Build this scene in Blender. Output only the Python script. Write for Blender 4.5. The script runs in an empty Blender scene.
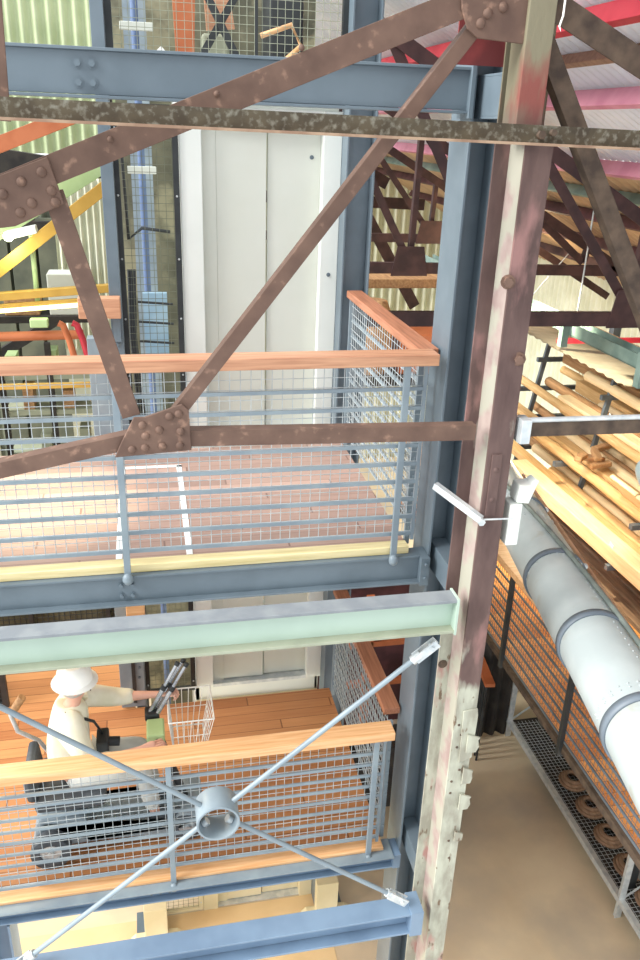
import bpy, bmesh, math, random
from mathutils import Vector, Matrix
random.seed(7)
H = 7.42                     # camera height over the ground floor; z below is written relative to the eye
S = bpy.context.scene
COL = S.collection
PI = math.pi
V = Vector

# ------------------------------------------------------------------ materials
def lin(c):
    return tuple(((x/255)/12.92 if x/255 <= .04045 else ((x/255+.055)/1.055)**2.4) for x in c) + (1,)

def nodes(name):
    m = bpy.data.materials.new(name); m.use_nodes = True
    nt = m.node_tree; b = nt.nodes['Principled BSDF']
    return m, nt, b

def mottled(name, c1, c2, scale=6, rough=.55, metal=0, lo=.4, hi=.6, bump=0, stretch=(1, 1, 1), c3=None, scale3=2.5, lo3=.52, hi3=.62, detail=5):
    m, nt, b = nodes(name); N = nt.nodes; L = nt.links
    tc = N.new('ShaderNodeTexCoord'); mp = N.new('ShaderNodeMapping'); mp.inputs['Scale'].default_value = stretch
    L.new(tc.outputs['Object'], mp.inputs[0])
    n = N.new('ShaderNodeTexNoise'); n.inputs['Scale'].default_value = scale; n.inputs['Detail'].default_value = detail
    L.new(mp.outputs[0], n.inputs['Vector'])
    r = N.new('ShaderNodeValToRGB'); r.color_ramp.elements[0].position = lo; r.color_ramp.elements[1].position = hi
    r.color_ramp.elements[0].color = lin(c1); r.color_ramp.elements[1].color = lin(c2)
    L.new(n.outputs['Fac'], r.inputs[0]); out = r.outputs[0]
    if c3:
        n3 = N.new('ShaderNodeTexNoise'); n3.inputs['Scale'].default_value = scale3; n3.inputs['Detail'].default_value = 8
        L.new(tc.outputs['Object'], n3.inputs['Vector'])
        r3 = N.new('ShaderNodeValToRGB'); r3.color_ramp.elements[0].position = lo3; r3.color_ramp.elements[1].position = hi3
        L.new(n3.outputs['Fac'], r3.inputs[0])
        mx = N.new('ShaderNodeMixRGB'); mx.inputs[2].default_value = lin(c3)
        L.new(r3.outputs[0], mx.inputs[0]); L.new(out, mx.inputs[1]); out = mx.outputs[0]
    L.new(out, b.inputs['Base Color'])
    b.inputs['Roughness'].default_value = rough; b.inputs['Metallic'].default_value = metal
    if bump:
        bp = N.new('ShaderNodeBump'); bp.inputs['Strength'].default_value = bump; bp.inputs['Distance'].default_value = .01
        L.new(n.outputs['Fac'], bp.inputs['Height']); L.new(bp.outputs[0], b.inputs['Normal'])
    return m

def planks(name, c1, c2, gap, width=.09, along='X', length=1.9, rough=.45):
    """boards running along one axis: each board its own tone, dark joints, stretched grain"""
    m, nt, b = nodes(name); N = nt.nodes; L = nt.links
    tc = N.new('ShaderNodeTexCoord'); sp = N.new('ShaderNodeSeparateXYZ'); L.new(tc.outputs['Object'], sp.inputs[0])
    u, v = ('X', 'Y') if along == 'X' else ('Y', 'X')
    def M(op, a, bb=None):
        n = N.new('ShaderNodeMath'); n.operation = op
        for i, q in enumerate((a, bb)):
            if q is None: continue
            if isinstance(q, (int, float)): n.inputs[i].default_value = q
            else: L.new(q, n.inputs[i])
        return n.outputs[0]
    row = M('DIVIDE', sp.outputs[v], width); ri = M('FLOOR', row); rf = M('FRACT', row)
    sh = M('MULTIPLY', M('FRACT', M('MULTIPLY', ri, .377)), length)
    col = M('DIVIDE', M('ADD', sp.outputs[u], sh), length); ci = M('FLOOR', col); cf = M('FRACT', col)
    wn = N.new('ShaderNodeTexWhiteNoise'); wn.noise_dimensions = '2D'
    cb = N.new('ShaderNodeCombineXYZ'); L.new(ri, cb.inputs[0]); L.new(ci, cb.inputs[1]); L.new(cb.outputs[0], wn.inputs['Vector'])
    mp = N.new('ShaderNodeMapping'); mp.inputs['Scale'].default_value = (2, 30, 2) if along == 'X' else (30, 2, 2)
    L.new(tc.outputs['Object'], mp.inputs[0])
    n = N.new('ShaderNodeTexNoise'); n.inputs['Scale'].default_value = 1.6; n.inputs['Detail'].default_value = 6
    L.new(mp.outputs[0], n.inputs['Vector'])
    f = M('ADD', M('MULTIPLY', wn.outputs['Value'], .55), M('MULTIPLY', n.outputs['Fac'], .5))
    r = N.new('ShaderNodeValToRGB'); r.color_ramp.elements[0].position = .2; r.color_ramp.elements[1].position = .85
    r.color_ramp.elements[0].color = lin(c1); r.color_ramp.elements[1].color = lin(c2); L.new(f, r.inputs[0])
    g = M('MAXIMUM', M('LESS_THAN', rf, .05), M('LESS_THAN', cf, .006 ))
    mx = N.new('ShaderNodeMixRGB'); mx.inputs[2].default_value = lin(gap)
    L.new(M('MULTIPLY', g, .75), mx.inputs[0]); L.new(r.outputs[0], mx.inputs[1]); L.new(mx.outputs[0], b.inputs['Base Color'])
    b.inputs['Roughness'].default_value = rough
    return m

def emit(name, c, s):
    m, nt, b = nodes(name)
    b.inputs['Emission Color'].default_value = lin(c); b.inputs['Emission Strength'].default_value = s; b.inputs['Base Color'].default_value = lin(c)
    return m

blue = mottled('blue_grey_paint', (96, 110, 120), (107, 121, 131), 3, .38)
blue_lo = mottled('window_tinted_blue', (108, 130, 154), (120, 143, 167), 3, .38)  # bluer tint of window light put into the colour of the lower steel
rail_m = mottled('rail_grey_paint', (126, 140, 150), (140, 154, 162), 4, .4)
wire_m = mottled('galvanised_wire', (176, 186, 190), (196, 204, 206), 20, .45, .3)
galv = mottled('galvanised_steel', (192, 200, 204), (214, 219, 220), 14, .4, .4)
mint = mottled('pale_green_paint', (170, 190, 176), (180, 200, 186), 2, .5)
mint_top = mottled('dusty_grey_paint', (124, 130, 136), (136, 142, 146), 8, .7)
canopym = mottled('beige_canopy', (128, 122, 106), (144, 138, 122), 3, .7)
olived = mottled('dark_olive_sheet', (84, 86, 70), (108, 108, 88), 5, .8)
meshm = mottled('dull_mesh', (104, 108, 92), (120, 124, 106), 8, .7)
olive = mottled('olive_grey_paint', (150, 156, 136), (160, 166, 146), 5, .7)
rust = mottled('red_brown_oxide', (90, 68, 58), (112, 87, 74), 9, .75, 0, .3, .7, .2, c3=(150, 118, 100), scale3=18, lo3=.6, hi3=.75)
rustdark = mottled('dark_rust', (62, 50, 42), (96, 80, 66), 12, .8, 0, .35, .65, .3)
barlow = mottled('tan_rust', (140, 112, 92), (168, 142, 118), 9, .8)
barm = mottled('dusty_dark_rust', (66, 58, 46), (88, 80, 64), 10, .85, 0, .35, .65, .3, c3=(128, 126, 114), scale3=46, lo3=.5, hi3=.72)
maroon = mottled('maroon_paint', (70, 40, 44), (92, 54, 58), 5, .6)
maroon2 = mottled('dark_maroon_paint', (58, 40, 42), (78, 54, 54), 5, .7)
handwood = mottled('oiled_handrail', (176, 122, 92), (212, 162, 128), 5, .4, 0, .3, .7, .05, (.6, 12, 12))
handwood_y = mottled('yellow_pine_handrail', (216, 158, 104), (240, 196, 148), 5, .4, 0, .3, .7, .05, (.6, 12, 12))
handwood_r = mottled('reddish_handrail', (150, 98, 72), (188, 128, 98), 5, .45, 0, .3, .7, .05, (12, .6, 12))
edgewood = mottled('pale_pine_edge', (214, 196, 140), (240, 224, 176), 5, .5, 0, .3, .7, .05, (.6, 14, 14))
upfloor = planks('rose_brown_deck', (146, 120, 110), (184, 154, 141), (108, 82, 74), .085)
lofloor = planks('orange_deck', (164, 106, 66), (204, 146, 96), (104, 62, 36), .11)
walkfloor = planks('walkway_deck', (210, 130, 66), (240, 170, 100), (140, 80, 36), .12, 'X')
white = mottled('cream_white_panel', (206, 210, 200), (212, 216, 207), 1.5, .45)
white2 = mottled('white_jamb', (222, 227, 222), (229, 233, 228), 1.5, .4)
beige = mottled('beige_lamplit_base', (206, 196, 160), (220, 210, 176), 2, .6)  # warm lamp light put into the colour of the ground floor parts
black = mottled('black_metal', (36, 40, 42), (50, 54, 56), 6, .5)
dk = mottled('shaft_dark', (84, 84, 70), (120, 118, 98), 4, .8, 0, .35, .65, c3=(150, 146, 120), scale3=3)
dark = mottled('charcoal_matt', (40, 38, 38), (58, 54, 50), 5, .9)  # plain charcoal for the curtain, dark steelwork, posts and backings
concrete = mottled('concrete_floor', (196, 177, 148), (220, 203, 172), 1.1, .7, 0, .3, .7, .05, c3=(178, 166, 148), scale3=.7, lo3=.48, hi3=.66, detail=9)
lamplit_tan = mottled('lamplit_concrete', (214, 186, 140), (226, 200, 156), 2.5, .75, 0, .3, .7)  # warm lamp light under the decks put into the concrete colour
redp = mottled('red_paint', (170, 34, 52), (188, 52, 66), 4, .55)
pinkp = mottled('pink_paint', (202, 128, 150), (216, 146, 166), 4, .6)
brownp = mottled('brown_timber', (128, 96, 78), (150, 118, 98), 4, .7, 0, .3, .7, 0, (1, 8, 8))
tealp = mottled('grey_green_tray', (104, 128, 122), (126, 148, 140), 5, .5)
yellow = mottled('yellow_paint', (170, 132, 50), (184, 146, 64), 4, .5)
orange = mottled('orange_paint', (172, 94, 54), (186, 108, 68), 4, .5)
lgreen = mottled('light_green_paint', (170, 196, 140), (184, 208, 154), 4, .6)
wallgreen = mottled('grey_green_sheet', (88, 94, 82), (114, 118, 100), 2, .7)
greensheet = mottled('pale_green_sheet', (176, 190, 148), (192, 204, 164), 2, .6)
cream_sheet = mottled('cream_sheet', (206, 208, 184), (222, 224, 204), 2, .6)
roofwhite = mottled('white_roof_sheet', (216, 222, 230), (230, 234, 240), 2, .5)
rooftan = mottled('tan_roof_sheet', (168, 140, 116), (206, 176, 140), 1.2, .7, 0, .35, .65)
timber_a = mottled('sawn_timber', (226, 200, 154), (244, 222, 182), 4, .7, 0, .3, .7, .2, (10, .8, 10))
timber_b = mottled('weathered_timber', (150, 112, 78), (190, 150, 106), 4, .8, 0, .3, .7, .3, (10, .8, 10))
timber_d = mottled('golden_timber', (206, 164, 108), (230, 194, 140), 5, .75, 0, .3, .7, .25, (10, .8, 10))
timber_c = mottled('dark_timber', (108, 84, 66), (150, 122, 98), 4, .85, 0, .3, .7, .4, (8, .8, 8))
tapem = mottled('white_tape', (240, 242, 240), (250, 250, 250), 5, .6)
tubem = mottled('white_painted_tube', (160, 169, 170), (175, 183, 183), 2.2, .4, c3=(154, 151, 138), scale3=5, lo3=.6, hi3=.75)
bandm = mottled('slate_band', (84, 94, 104), (100, 110, 120), 5, .5)
cordm = mottled('grey_green_hose', (96, 104, 100), (116, 124, 118), 8, .6)
copper = mottled('tan_pipe', (170, 128, 100), (196, 154, 122), 8, .4)
skin = mottled('skin', (222, 168, 146), (232, 182, 160), 6, .55)
cream = mottled('cream_cotton', (236, 232, 206), (246, 242, 222), 7, .9)
hatm = mottled('white_hat', (250, 250, 240), (254, 254, 248), 7, .9)
hairm = mottled('grey_hair', (170, 165, 158), (196, 190, 182), 30, .9)
trous = mottled('pale_grey_trousers', (196, 198, 194), (212, 214, 208), 7, .9)
rubber = mottled('rubber', (72, 78, 84), (92, 98, 104), 9, .8)
scoot = mottled('blue_grey_plastic', (128, 142, 152), (146, 160, 168), 4, .45)
chrome = mottled('silver_tube', (150, 156, 162), (206, 210, 214), 6, .25, .8)
whitewire = mottled('white_coated_wire', (236, 236, 230), (246, 246, 240), 8, .5)
pvcblue = mottled('blue_hose', (82, 102, 136), (94, 114, 148), 5, .5)
wrap = mottled('pale_blue_wrap', (136, 168, 192), (160, 188, 206), 3, .3)
lampglass = emit('lamp_glass', (240, 255, 190), 9)
tubeglass = emit('tube_glass', (255, 252, 170), 2.2)
greenp = mottled('green_cloth', (96, 160, 110), (116, 178, 128), 5, .8)

def post_material():
    """brown oxide paint over red and pink primer; below the old wall line it is flaked down to a pale green-white"""
    m, nt, b = nodes('flaking_post_paint'); N = nt.nodes; L = nt.links
    tc = N.new('ShaderNodeTexCoord'); geo = N.new('ShaderNodeNewGeometry')
    def noise(sc, d=6, st=(1, 1, .35)):
        mp = N.new('ShaderNodeMapping'); mp.inputs['Scale'].default_value = st; L.new(tc.outputs['Object'], mp.inputs[0])
        n = N.new('ShaderNodeTexNoise'); n.inputs['Scale'].default_value = sc; n.inputs['Detail'].default_value = d; L.new(mp.outputs[0], n.inputs['Vector']); return n.outputs['Fac']
    def ramp(f, a, bb, ca=None, cb=None):
        r = N.new('ShaderNodeValToRGB'); r.color_ramp.elements[0].position = a; r.color_ramp.elements[1].position = bb
        if ca: r.color_ramp.elements[0].color = lin(ca); r.color_ramp.elements[1].color = lin(cb)
        L.new(f, r.inputs[0]); return r.outputs[0]
    def mix(f, a, bb):
        x = N.new('ShaderNodeMixRGB'); L.new(f, x.inputs[0])
        for i, q in ((1, a), (2, bb)):
            if isinstance(q, tuple): x.inputs[i].default_value = lin(q)
            else: L.new(q, x.inputs[i])
        return x.outputs[0]
    base = ramp(noise(10), .35, .65, (82, 62, 59), (106, 84, 79))
    base = mix(ramp(noise(5, 8), .56, .66), base, (150, 112, 108))
    pale = ramp(noise(16, 8), .38, .62, (150, 148, 134), (180, 182, 166))
    pale = mix(ramp(noise(7, 8), .55, .63), pale, (170, 130, 122))
    pale = mix(ramp(noise(24, 8), .62, .68), pale, (110, 92, 74))
    sp = N.new('ShaderNodeSeparateXYZ'); L.new(geo.outputs['Position'], sp.inputs[0])
    mr = N.new('ShaderNodeMapRange'); mr.inputs[1].default_value = H-2.0; mr.inputs[2].default_value = H-3.1
    L.new(sp.outputs['Z'], mr.inputs[0])
    ad = N.new('ShaderNodeMath'); ad.operation = 'ADD'; L.new(mr.outputs[0], ad.inputs[0])
    sb = N.new('ShaderNodeMath'); sb.operation = 'MULTIPLY_ADD'; sb.inputs[1].default_value = 2.4; sb.inputs[2].default_value = -1.2
    L.new(noise(4, 8), sb.inputs[0]); L.new(sb.outputs[0], ad.inputs[1])
    out = mix(ramp(ad.outputs[0], .42, .58), base, pale)
    # bare red lead and mossy green above the cross bar
    mr2 = N.new('ShaderNodeMapRange'); mr2.inputs[1].default_value = H-.02; mr2.inputs[2].default_value = H+.12; L.new(sp.outputs['Z'], mr2.inputs[0])
    up = ramp(noise(5, 6), .34, .46, (132, 74, 66), (128, 122, 100))
    out = mix(mr2.outputs[0], out, up)
    L.new(out, b.inputs['Base Color']); b.inputs['Roughness'].default_value = .75
    bp = N.new('ShaderNodeBump'); bp.inputs['Strength'].default_value = .35; bp.inputs['Distance'].default_value = .01
    L.new(noise(18, 8), bp.inputs['Height']); L.new(bp.outputs[0], b.inputs['Normal'])
    return m
postm = post_material()
webm = mottled('lit_pink_primer', (150, 130, 125), (170, 154, 147), 8, .75, 0, .35, .65, .25, c3=(164, 162, 148), scale3=5, lo3=.46, hi3=.56)  # pink primer, with the light on the left side put into its colour
redlead = mottled('dull_red_lead', (108, 44, 46), (140, 58, 58), 6, .7)

# ------------------------------------------------------------------ mesh helpers
class MB:
    def __init__(s): s.v = []; s.f = []; s.sm = []
    def add(s, vs, fs, smooth=False):
        o = len(s.v); s.v += [V(p) for p in vs]; s.f += [tuple(i+o for i in f) for f in fs]; s.sm += [smooth]*len(fs); return s
    def box(s, x0, x1, y0, y1, z0, z1):
        vs = [(x, y, z) for x in (x0, x1) for y in (y0, y1) for z in (z0, z1)]
        return s.add(vs, [(0, 1, 3, 2), (4, 6, 7, 5), (0, 4, 5, 1), (2, 3, 7, 6), (0, 2, 6, 4), (1, 5, 7, 3)])
    def bar(s, p, q, w, h, up=(0, 0, 1)):
        """box from p to q, w across, h along up"""
        p, q, up = V(p), V(q), V(up); d = (q-p).normalized(); sd = d.cross(up).normalized(); u = sd.cross(d).normalized()
        vs = [e+sd*(a*w/2)+u*(b*h/2) for e in (p, q) for a in (-1, 1) for b in (-1, 1)]
        return s.add(vs, [(0, 1, 3, 2), (4, 6, 7, 5), (0, 4, 5, 1), (2, 3, 7, 6), (0, 2, 6, 4), (1, 5, 7, 3)])
    def tube(s, pts, r, n=10, cap=True):
        pts = [V(p) for p in pts]; R = r if isinstance(r, (list, tuple)) else [r]*len(pts)
        rings = []; ref = None
        for i, p in enumerate(pts):
            d = ((pts[min(i+1, len(pts)-1)]-pts[max(i-1, 0)])).normalized()
            if ref is None: ref = V((0, 0, 1)) if abs(d.z) < .9 else V((1, 0, 0))
            a = d.cross(ref).normalized(); b = a.cross(d).normalized(); ref = b
            rings.append([p+(a*math.cos(2*PI*k/n)+b*math.sin(2*PI*k/n))*R[i] for k in range(n)])
        vs = [x for g in rings for x in g]
        fs = [(i*n+k, i*n+(k+1) % n, (i+1)*n+(k+1) % n, (i+1)*n+k) for i in range(len(pts)-1) for k in range(n)]
        s.add(vs, fs, True)
        if cap: s.add(rings[0], [tuple(range(n))[::-1]]); s.add(rings[-1], [tuple(range(n))])
        return s
    def ring(s, c, ax, ro, ri, h, n=32):
        c, ax = V(c), V(ax).normalized(); a = ax.orthogonal().normalized(); b = ax.cross(a)
        vs = [c+ax*(t*h/2)+(a*math.cos(2*PI*k/n)+b*math.sin(2*PI*k/n))*r for (r, t) in ((ro, -1), (ro, 1), (ri, 1), (ri, -1)) for k in range(n)]
        fs = [(j*n+k, j*n+(k+1) % n, ((j+1) % 4)*n+(k+1) % n, ((j+1) % 4)*n+k) for j in range(4) for k in range(n)]
        return s.add(vs, fs, True)
    def ball(s, c, r, n=12, m=8, sx=1, sy=1, sz=1):
        c = V(c); vs = [c+V((0, 0, r*sz))]
        for j in range(1, m):
            t = PI*j/m
            for k in range(n): vs.append(c+V((r*sx*math.sin(t)*math.cos(2*PI*k/n), r*sy*math.sin(t)*math.sin(2*PI*k/n), r*sz*math.cos(t))))
        vs.append(c-V((0, 0, r*sz))); e = len(vs)-1
        fs = [(0, 1+k, 1+(k+1) % n) for k in range(n)]
        fs += [(1+(j-1)*n+k, 1+j*n+k, 1+j*n+(k+1) % n, 1+(j-1)*n+(k+1) % n) for j in range(1, m-1) for k in range(n)]
        fs += [(e, 1+(m-2)*n+(k+1) % n, 1+(m-2)*n+k) for k in range(n)]
        return s.add(vs, fs, True)
    def prism(s, poly, y0, y1):
        """outline in x,z swept along y"""
        n = len(poly); vs = [(x, y0, z) for x, z in poly]+[(x, y1, z) for x, z in poly]
        fs = [tuple(range(n)), tuple(range(2*n-1, n-1, -1))]+[(i, i+n, (i+1) % n+n, (i+1) % n) for i in range(n)]
        return s.add(vs, fs)
    def ibeam_x(s, x0, x1, y0, y1, z0, z1, t=.012, web=None):
        s.box(x0, x1, y0, y1, z1-t, z1).box(x0, x1, y0, y1, z0, z0+t)
        w = (y0+y1)/2 if web is None else web
        return s.box(x0, x1, w-t/2, w+t/2, z0+t, z1-t)
    def corr(s, o, u, v, n, L, W, pitch=.08, amp=.012, per=6):
        """corrugated sheet: ribs run along u, waves across v"""
        o, u, v, n = V(o), V(u).normalized(), V(v).normalized(), V(n).normalized()
        k = int(W/pitch*per); vs = []
        for i in range(k+1):
            q = o+v*(W*i/k)+n*(amp*math.sin(2*PI*i/per)); vs += [q, q+u*L]
        return s.add(vs, [(2*i, 2*i+2, 2*i+3, 2*i+1) for i in range(k)], True)
    def build(s, name, mat, parent=None, bevel=0, solid=0):
        me = bpy.data.meshes.new(name)
        if parent is not None: org = V(ORG[parent.name])
        else:
            xs = [p.x for p in s.v]; ys = [p.y for p in s.v]; org = V(((min(xs)+max(xs))/2, (min(ys)+max(ys))/2, min(p.z for p in s.v)))
        me.from_pydata([p-org for p in s.v], [], s.f); me.update()
        me.polygons.foreach_set('use_smooth', s.sm)
        bm = bmesh.new(); bm.from_mesh(me); bmesh.ops.recalc_face_normals(bm, faces=bm.faces); bm.to_mesh(me); bm.free()
        me.materials.append(mat)
        o = bpy.data.objects.new(name, me); COL.objects.link(o); ORG[o.name] = tuple(org)
        if parent is not None: o.parent = parent
        else: o.location = (org.x, org.y, org.z+H)
        if bevel:
            b = o.modifiers.new('Bevel', 'BEVEL'); b.width = bevel; b.segments = 2; b.limit_method = 'ANGLE'
        if solid:
            b = o.modifiers.new('Solidify', 'SOLIDIFY'); b.thickness = solid
        return o
ORG = {}
def B(*a): return MB().box(*a)
def T(pts, r, n=10): return MB().tube(pts, r, n)

def tag(o, label, cat, group=None, kind=None):
    o['label'] = label; o['category'] = cat
    if group: o['group'] = group
    if kind: o['kind'] = kind
    return o
def thing(name, loc, label, cat, group=None):
    o = bpy.data.objects.new(name, None); COL.objects.link(o); o.empty_display_size = .1
    o.location = (loc[0], loc[1], loc[2]+H); ORG[o.name] = loc
    return tag(o, label, cat, group)
def struct(name, mb, mat, **k):
    o = mb.build(name, mat, **k); o['kind'] = 'structure'; return o
def copy_tree(o, parent=None):
    c = o.copy(); COL.objects.link(c); c.parent = parent; ORG[c.name] = ORG[o.name]
    for ch in [x for x in bpy.data.objects if x.parent is o]: copy_tree(ch, c)
    return c

def bolt(parent, c, ax=(0, -1, 0), r=.018, h=.02, mat=None, name='bolt', n=6):
    c, ax = V(c), V(ax).normalized()
    MB().tube([c, c+ax*h], r, n).tube([c, c+ax*.004], r*1.5, 12).build(name, mat or blue, parent)
def rivet(parent, x, y, z, r=.026):
    MB().ball((x, y, z), r, 12, 8, 1, .7, 1).build('rivet', rust, parent)

UP, LO, GR = -2.25, -4.62, -H           # the three floor levels

# ------------------------------------------------------------------ the setting
struct('floor', B(-9, 7.6, .5, 18.2, GR-.15, GR), concrete)
# far gable wall: grey green sheets low, a run of pale translucent ones high
m = MB().corr((-9, 13.5, GR), (0, 0, 1), (1, 0, 0), (0, 1, 0), 6.6, 10.5, .18, .045)
struct('wall_back', m, wallgreen)
m = MB().corr((-9, 13.5, -.5), (0, 0, 1), (1, 0, 0), (0, 1, 0), 3.4, 10.5, .18, .045)
struct('wall_left_upper', m, greensheet)
m = MB().corr((1.5, 17.9, GR), (0, 0, 1), (1, 0, 0), (0, 1, 0), 8.6, 6.2, .2, .05)
struct('wall_back_upper', m, cream_sheet)
m = MB().corr((7.55, 2, GR), (0, 0, 1), (0, 1, 0), (1, 0, 0), 5.25, 16, .17, .05)
struct('wall_right', m, cream_sheet)
RS = .55
rz = lambda x: 1.0-RS*(x-1.6)
sl = V((1, 0, -RS)).normalized(); nl = V((RS, 0, 1)).normalized()
m = MB().corr((1.5, 1.2, rz(1.5)+.1), sl, (0, 1, 0), nl, 2.75, 16.7, .1, .018)
struct('ceiling', m, roofwhite)
xe = 1.5+sl.x*2.75
m = MB().corr((xe, 1.2, rz(xe)+.085), sl, (0, 1, 0), nl, (7.6-xe)/sl.x, 16.7, .15, .02)
struct('ceiling_lower', m, rooftan)

# purlins under the roof
PUR = [(2.38, redp, .12, 'bright red roof purlin nearest the central post'), (2.68, brownp, .07, 'narrow brown timber batten between the red and pink purlins'),
       (3.0, pinkp, .12, 'pale pink roof purlin below the brown batten'), (3.85, pinkp, .12, 'pink roof purlin at the lower edge of the white roof sheets'),
       (4.35, tealp, .1, 'grey green beam just under the white roof edge'), (4.85, maroon, .12, 'dark maroon purlin under the tan roof, upper of the three'),
       (5.65, maroon, .12, 'dark maroon purlin under the tan roof, middle of the three'), (6.5, maroon2, .12, 'dark maroon purlin nearest the right wall')]
for x, mt, h, lb in PUR:
    z = rz(x)+.06
    tag(MB().bar((x, 1.4, z-h/2), (x, 17.6, z-h/2), .05, h, nl).build('roof_purlin', mt, bevel=.004), lb, 'purlin', 'roof purlins on the right')

# ------------------------------------------------------------------ background trusses
def angle(mb, p, q, w, t=.012, flange=.07, side=1, up=None):
    """angle iron in an x-z plane: face w wide toward the viewer and a flange going back from one edge"""
    p, q = V(p), V(q); d = (q-p).normalized(); n = V((0, 1, 0)); s = d.cross(n).normalized()
    if s.z < 0: s = -s
    mb.bar(p, q, t, w, s)
    o = s*(side*(w/2-t/2))
    return mb.bar(p+o+n*flange/2, q+o+n*flange/2, flange, t, s)
def far_truss(Y, label):
    t = thing('roof_truss', (4, Y, -1.4), label, 'truss', 'roof trusses further back')
    a = lambda *k, **q: angle(MB(), *k, **q)
    r = lambda x: rz(x)-.22
    a((1.7, Y, r(1.7)), (7.3, Y, r(7.3)), .11).build('rafter', maroon2, t)
    a((1.7, Y, -1.45), (5.9, Y, -1.5), .12).build('tie_beam', maroon2, t)
    xs = [1.75, 3.0, 4.2, 5.2]
    for i in range(3):
        a((xs[i]+.1, Y+.03, r(xs[i]+.1)), (xs[i+1], Y+.03, -1.4), .085).build('diagonal_brace', maroon2, t)
        a((xs[i+1]+.02, Y+.03, -1.4), (xs[i+1]+.05, Y+.03, r(xs[i+1]+.05)), .06).build('diagonal_brace', maroon2, t)
    for x in (3.0, 4.2):
        g = MB().prism([(x-.22, -1.55), (x+.22, -1.55), (x+.16, -1.22), (x-.16, -1.22)], Y-.02, Y-.005).build('gusset_plate', maroon2, t)
far_truss(6.5, 'maroon roof truss nearest behind the brown post')
far_truss(9.2, 'maroon roof truss in the middle distance')
far_truss(12.0, 'dark roof truss furthest back before the gable')
# long brace pieces seen in the gap between lift and front column
for p, q, w, lb in (((1.9, 15.8, .35), (4.6, 15.8, -.95), .22, 'dark rafter high on the far gable'), ((2.2, 15.6, -1.2), (5.3, 15.6, -1.3), .2, 'dark horizontal beam across the far gable'),
                 ((3.3, 15.4, -.2), (5.2, 15.4, -3.2), .22, 'dark diagonal brace leaning across the far gable'), ((2.4, 15.2, -2.5), (6.2, 15.2, -2.62), .3, 'deep dark beam low across the far gable')):
    tag(angle(MB(), p, q, w).build('steel_brace', maroon2), lb, 'beam', 'braces on the far gable')

# ------------------------------------------------------------------ main blue frame
def hcol(x0, x1, y0, y1, z0, z1, t=.014):
    return MB().box(x0, x0+t, y0, y1, z0, z1).box(x1-t, x1, y0, y1, z0, z1).box(x0+t, x1-t, (y0+y1)/2-t/2, (y0+y1)/2+t/2, z0, z1)
t = thing('steel_column', (1.63, 4.13, GR), 'tall blue-grey steel column between the deck rails and the brown post', 'column')
hcol(1.555, 1.715, 4.0, 4.27, GR+.02, .72).build('shaft', blue, t, bevel=.003)
B(1.5, 1.78, 3.94, 4.33, GR, GR+.02).build('base_plate', blue, t)
for dz in (0, -.11): bolt(t, (1.60, 4.12, .17+dz), (0, -1, 0), .014)
t = thing('steel_column', (-.26, 5.95, GR), 'blue-grey steel column at the left corner of the lift', 'column')
hcol(-.245, -.165, 5.82, 6.02, GR+.02, .95).box(-.245, -.165, 5.808, 5.82, GR+.02, .95).build('shaft', blue, t, bevel=.003)
B(-.40, -.15, 5.78, 6.06, GR, GR+.02).build('base_plate', blue, t)
for z in (-3.95, -4.2, -1.35, -1.75):
    bolt(t, (-.205, 5.80, z), (0, -1, 0), .012); bolt(t, (-.21, 5.80, z-.1), (0, -1, 0), .012)
B(-.37, -.17, 5.79, 5.815, -4.6, -3.4).build('splice_plate', rail_m, t, bevel=.003)
B(-.27, -.24, 5.775, 5.79, -4.55, -3.45).build('cover_strip', black, t)
B(-.42, -.25, 5.85, 5.95, UP-.1, -1.42).build('cover_box', rail_m, t, bevel=.004)
t = thing('steel_column', (1.56, 5.86, GR), 'blue-grey steel column at the right corner of the lift', 'column')
hcol(1.395, 1.60, 5.82, 6.02, GR+.02, .95).build('shaft', blue, t, bevel=.003)
B(1.42, 1.68, 5.78, 6.06, GR, GR+.02).build('base_plate', blue, t)
t = thing('steel_column', (-1.12, 4.06, GR), 'blue steel column below the lower deck at the left edge of the frame', 'column')
hcol(-1.2, -1.06, 3.96, 4.16, GR+.02, LO-.17).build('shaft', blue_lo, t)
B(-1.26, -1.0, 3.92, 4.2, GR, GR+.02).build('base_plate', blue_lo, t)

# top cross beam
t = thing('steel_beam', (.5, 4.06, .08), 'deep blue-grey steel beam crossing the top of the frame', 'beam')
MB().box(-.72, 1.54, 4.02, 4.032, .095, .265).box(-.72, 1.54, 4.0, 4.1, .08, .093).box(-.72, 1.54, 4.0, 4.1, .265, .278).build('channel', blue, t, bevel=.002)
B(1.535, 1.553, 3.98, 4.14, .06, .3).build('end_plate', blue, t)
for x in (-.235, -.175):
    for z in (.14, .215): bolt(t, (x, 4.02, z), (0, -1, 0), .015)
# beams at the deck edges
t = thing('steel_beam', (.3, 4.02, -2.46), 'blue-grey channel beam carrying the upper deck edge', 'beam')
MB().box(-2.2, 1.5, 4.0, 4.012, -2.448, -2.30).box(-2.2, 1.5, 3.955, 4.09, -2.46, -2.447).box(-2.2, 1.5, 3.985, 4.09, -2.30, -2.287).build('channel', blue, t, bevel=.002)
MB().box(1.5, 1.553, 3.95, 4.1, -2.47, -2.29).build('end_plate', blue, t)
for x in (-.21, -.15):
    for z in (-2.345, -2.41): bolt(t, (x, 4.0, z), (0, -1, 0), .011)
for z in (-2.33, -2.42): bolt(t, (1.53, 3.955, z), (0, -1, 0), .011)
t = thing('steel_beam', (.3, 4.03, -4.83), 'bluish channel beam carrying the lower deck edge', 'beam')
MB().box(-2.3, 1.5, 4.0, 4.012, -4.755, -4.655).box(-2.3, 1.5, 3.955, 4.1, -4.767, -4.755).build('channel', blue_lo, t, bevel=.002)
MB().box(-2.3, 1.5, 3.93, 4.1, -4.655, -4.642).build('top_flange', rail_m, t, bevel=.002)
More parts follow.
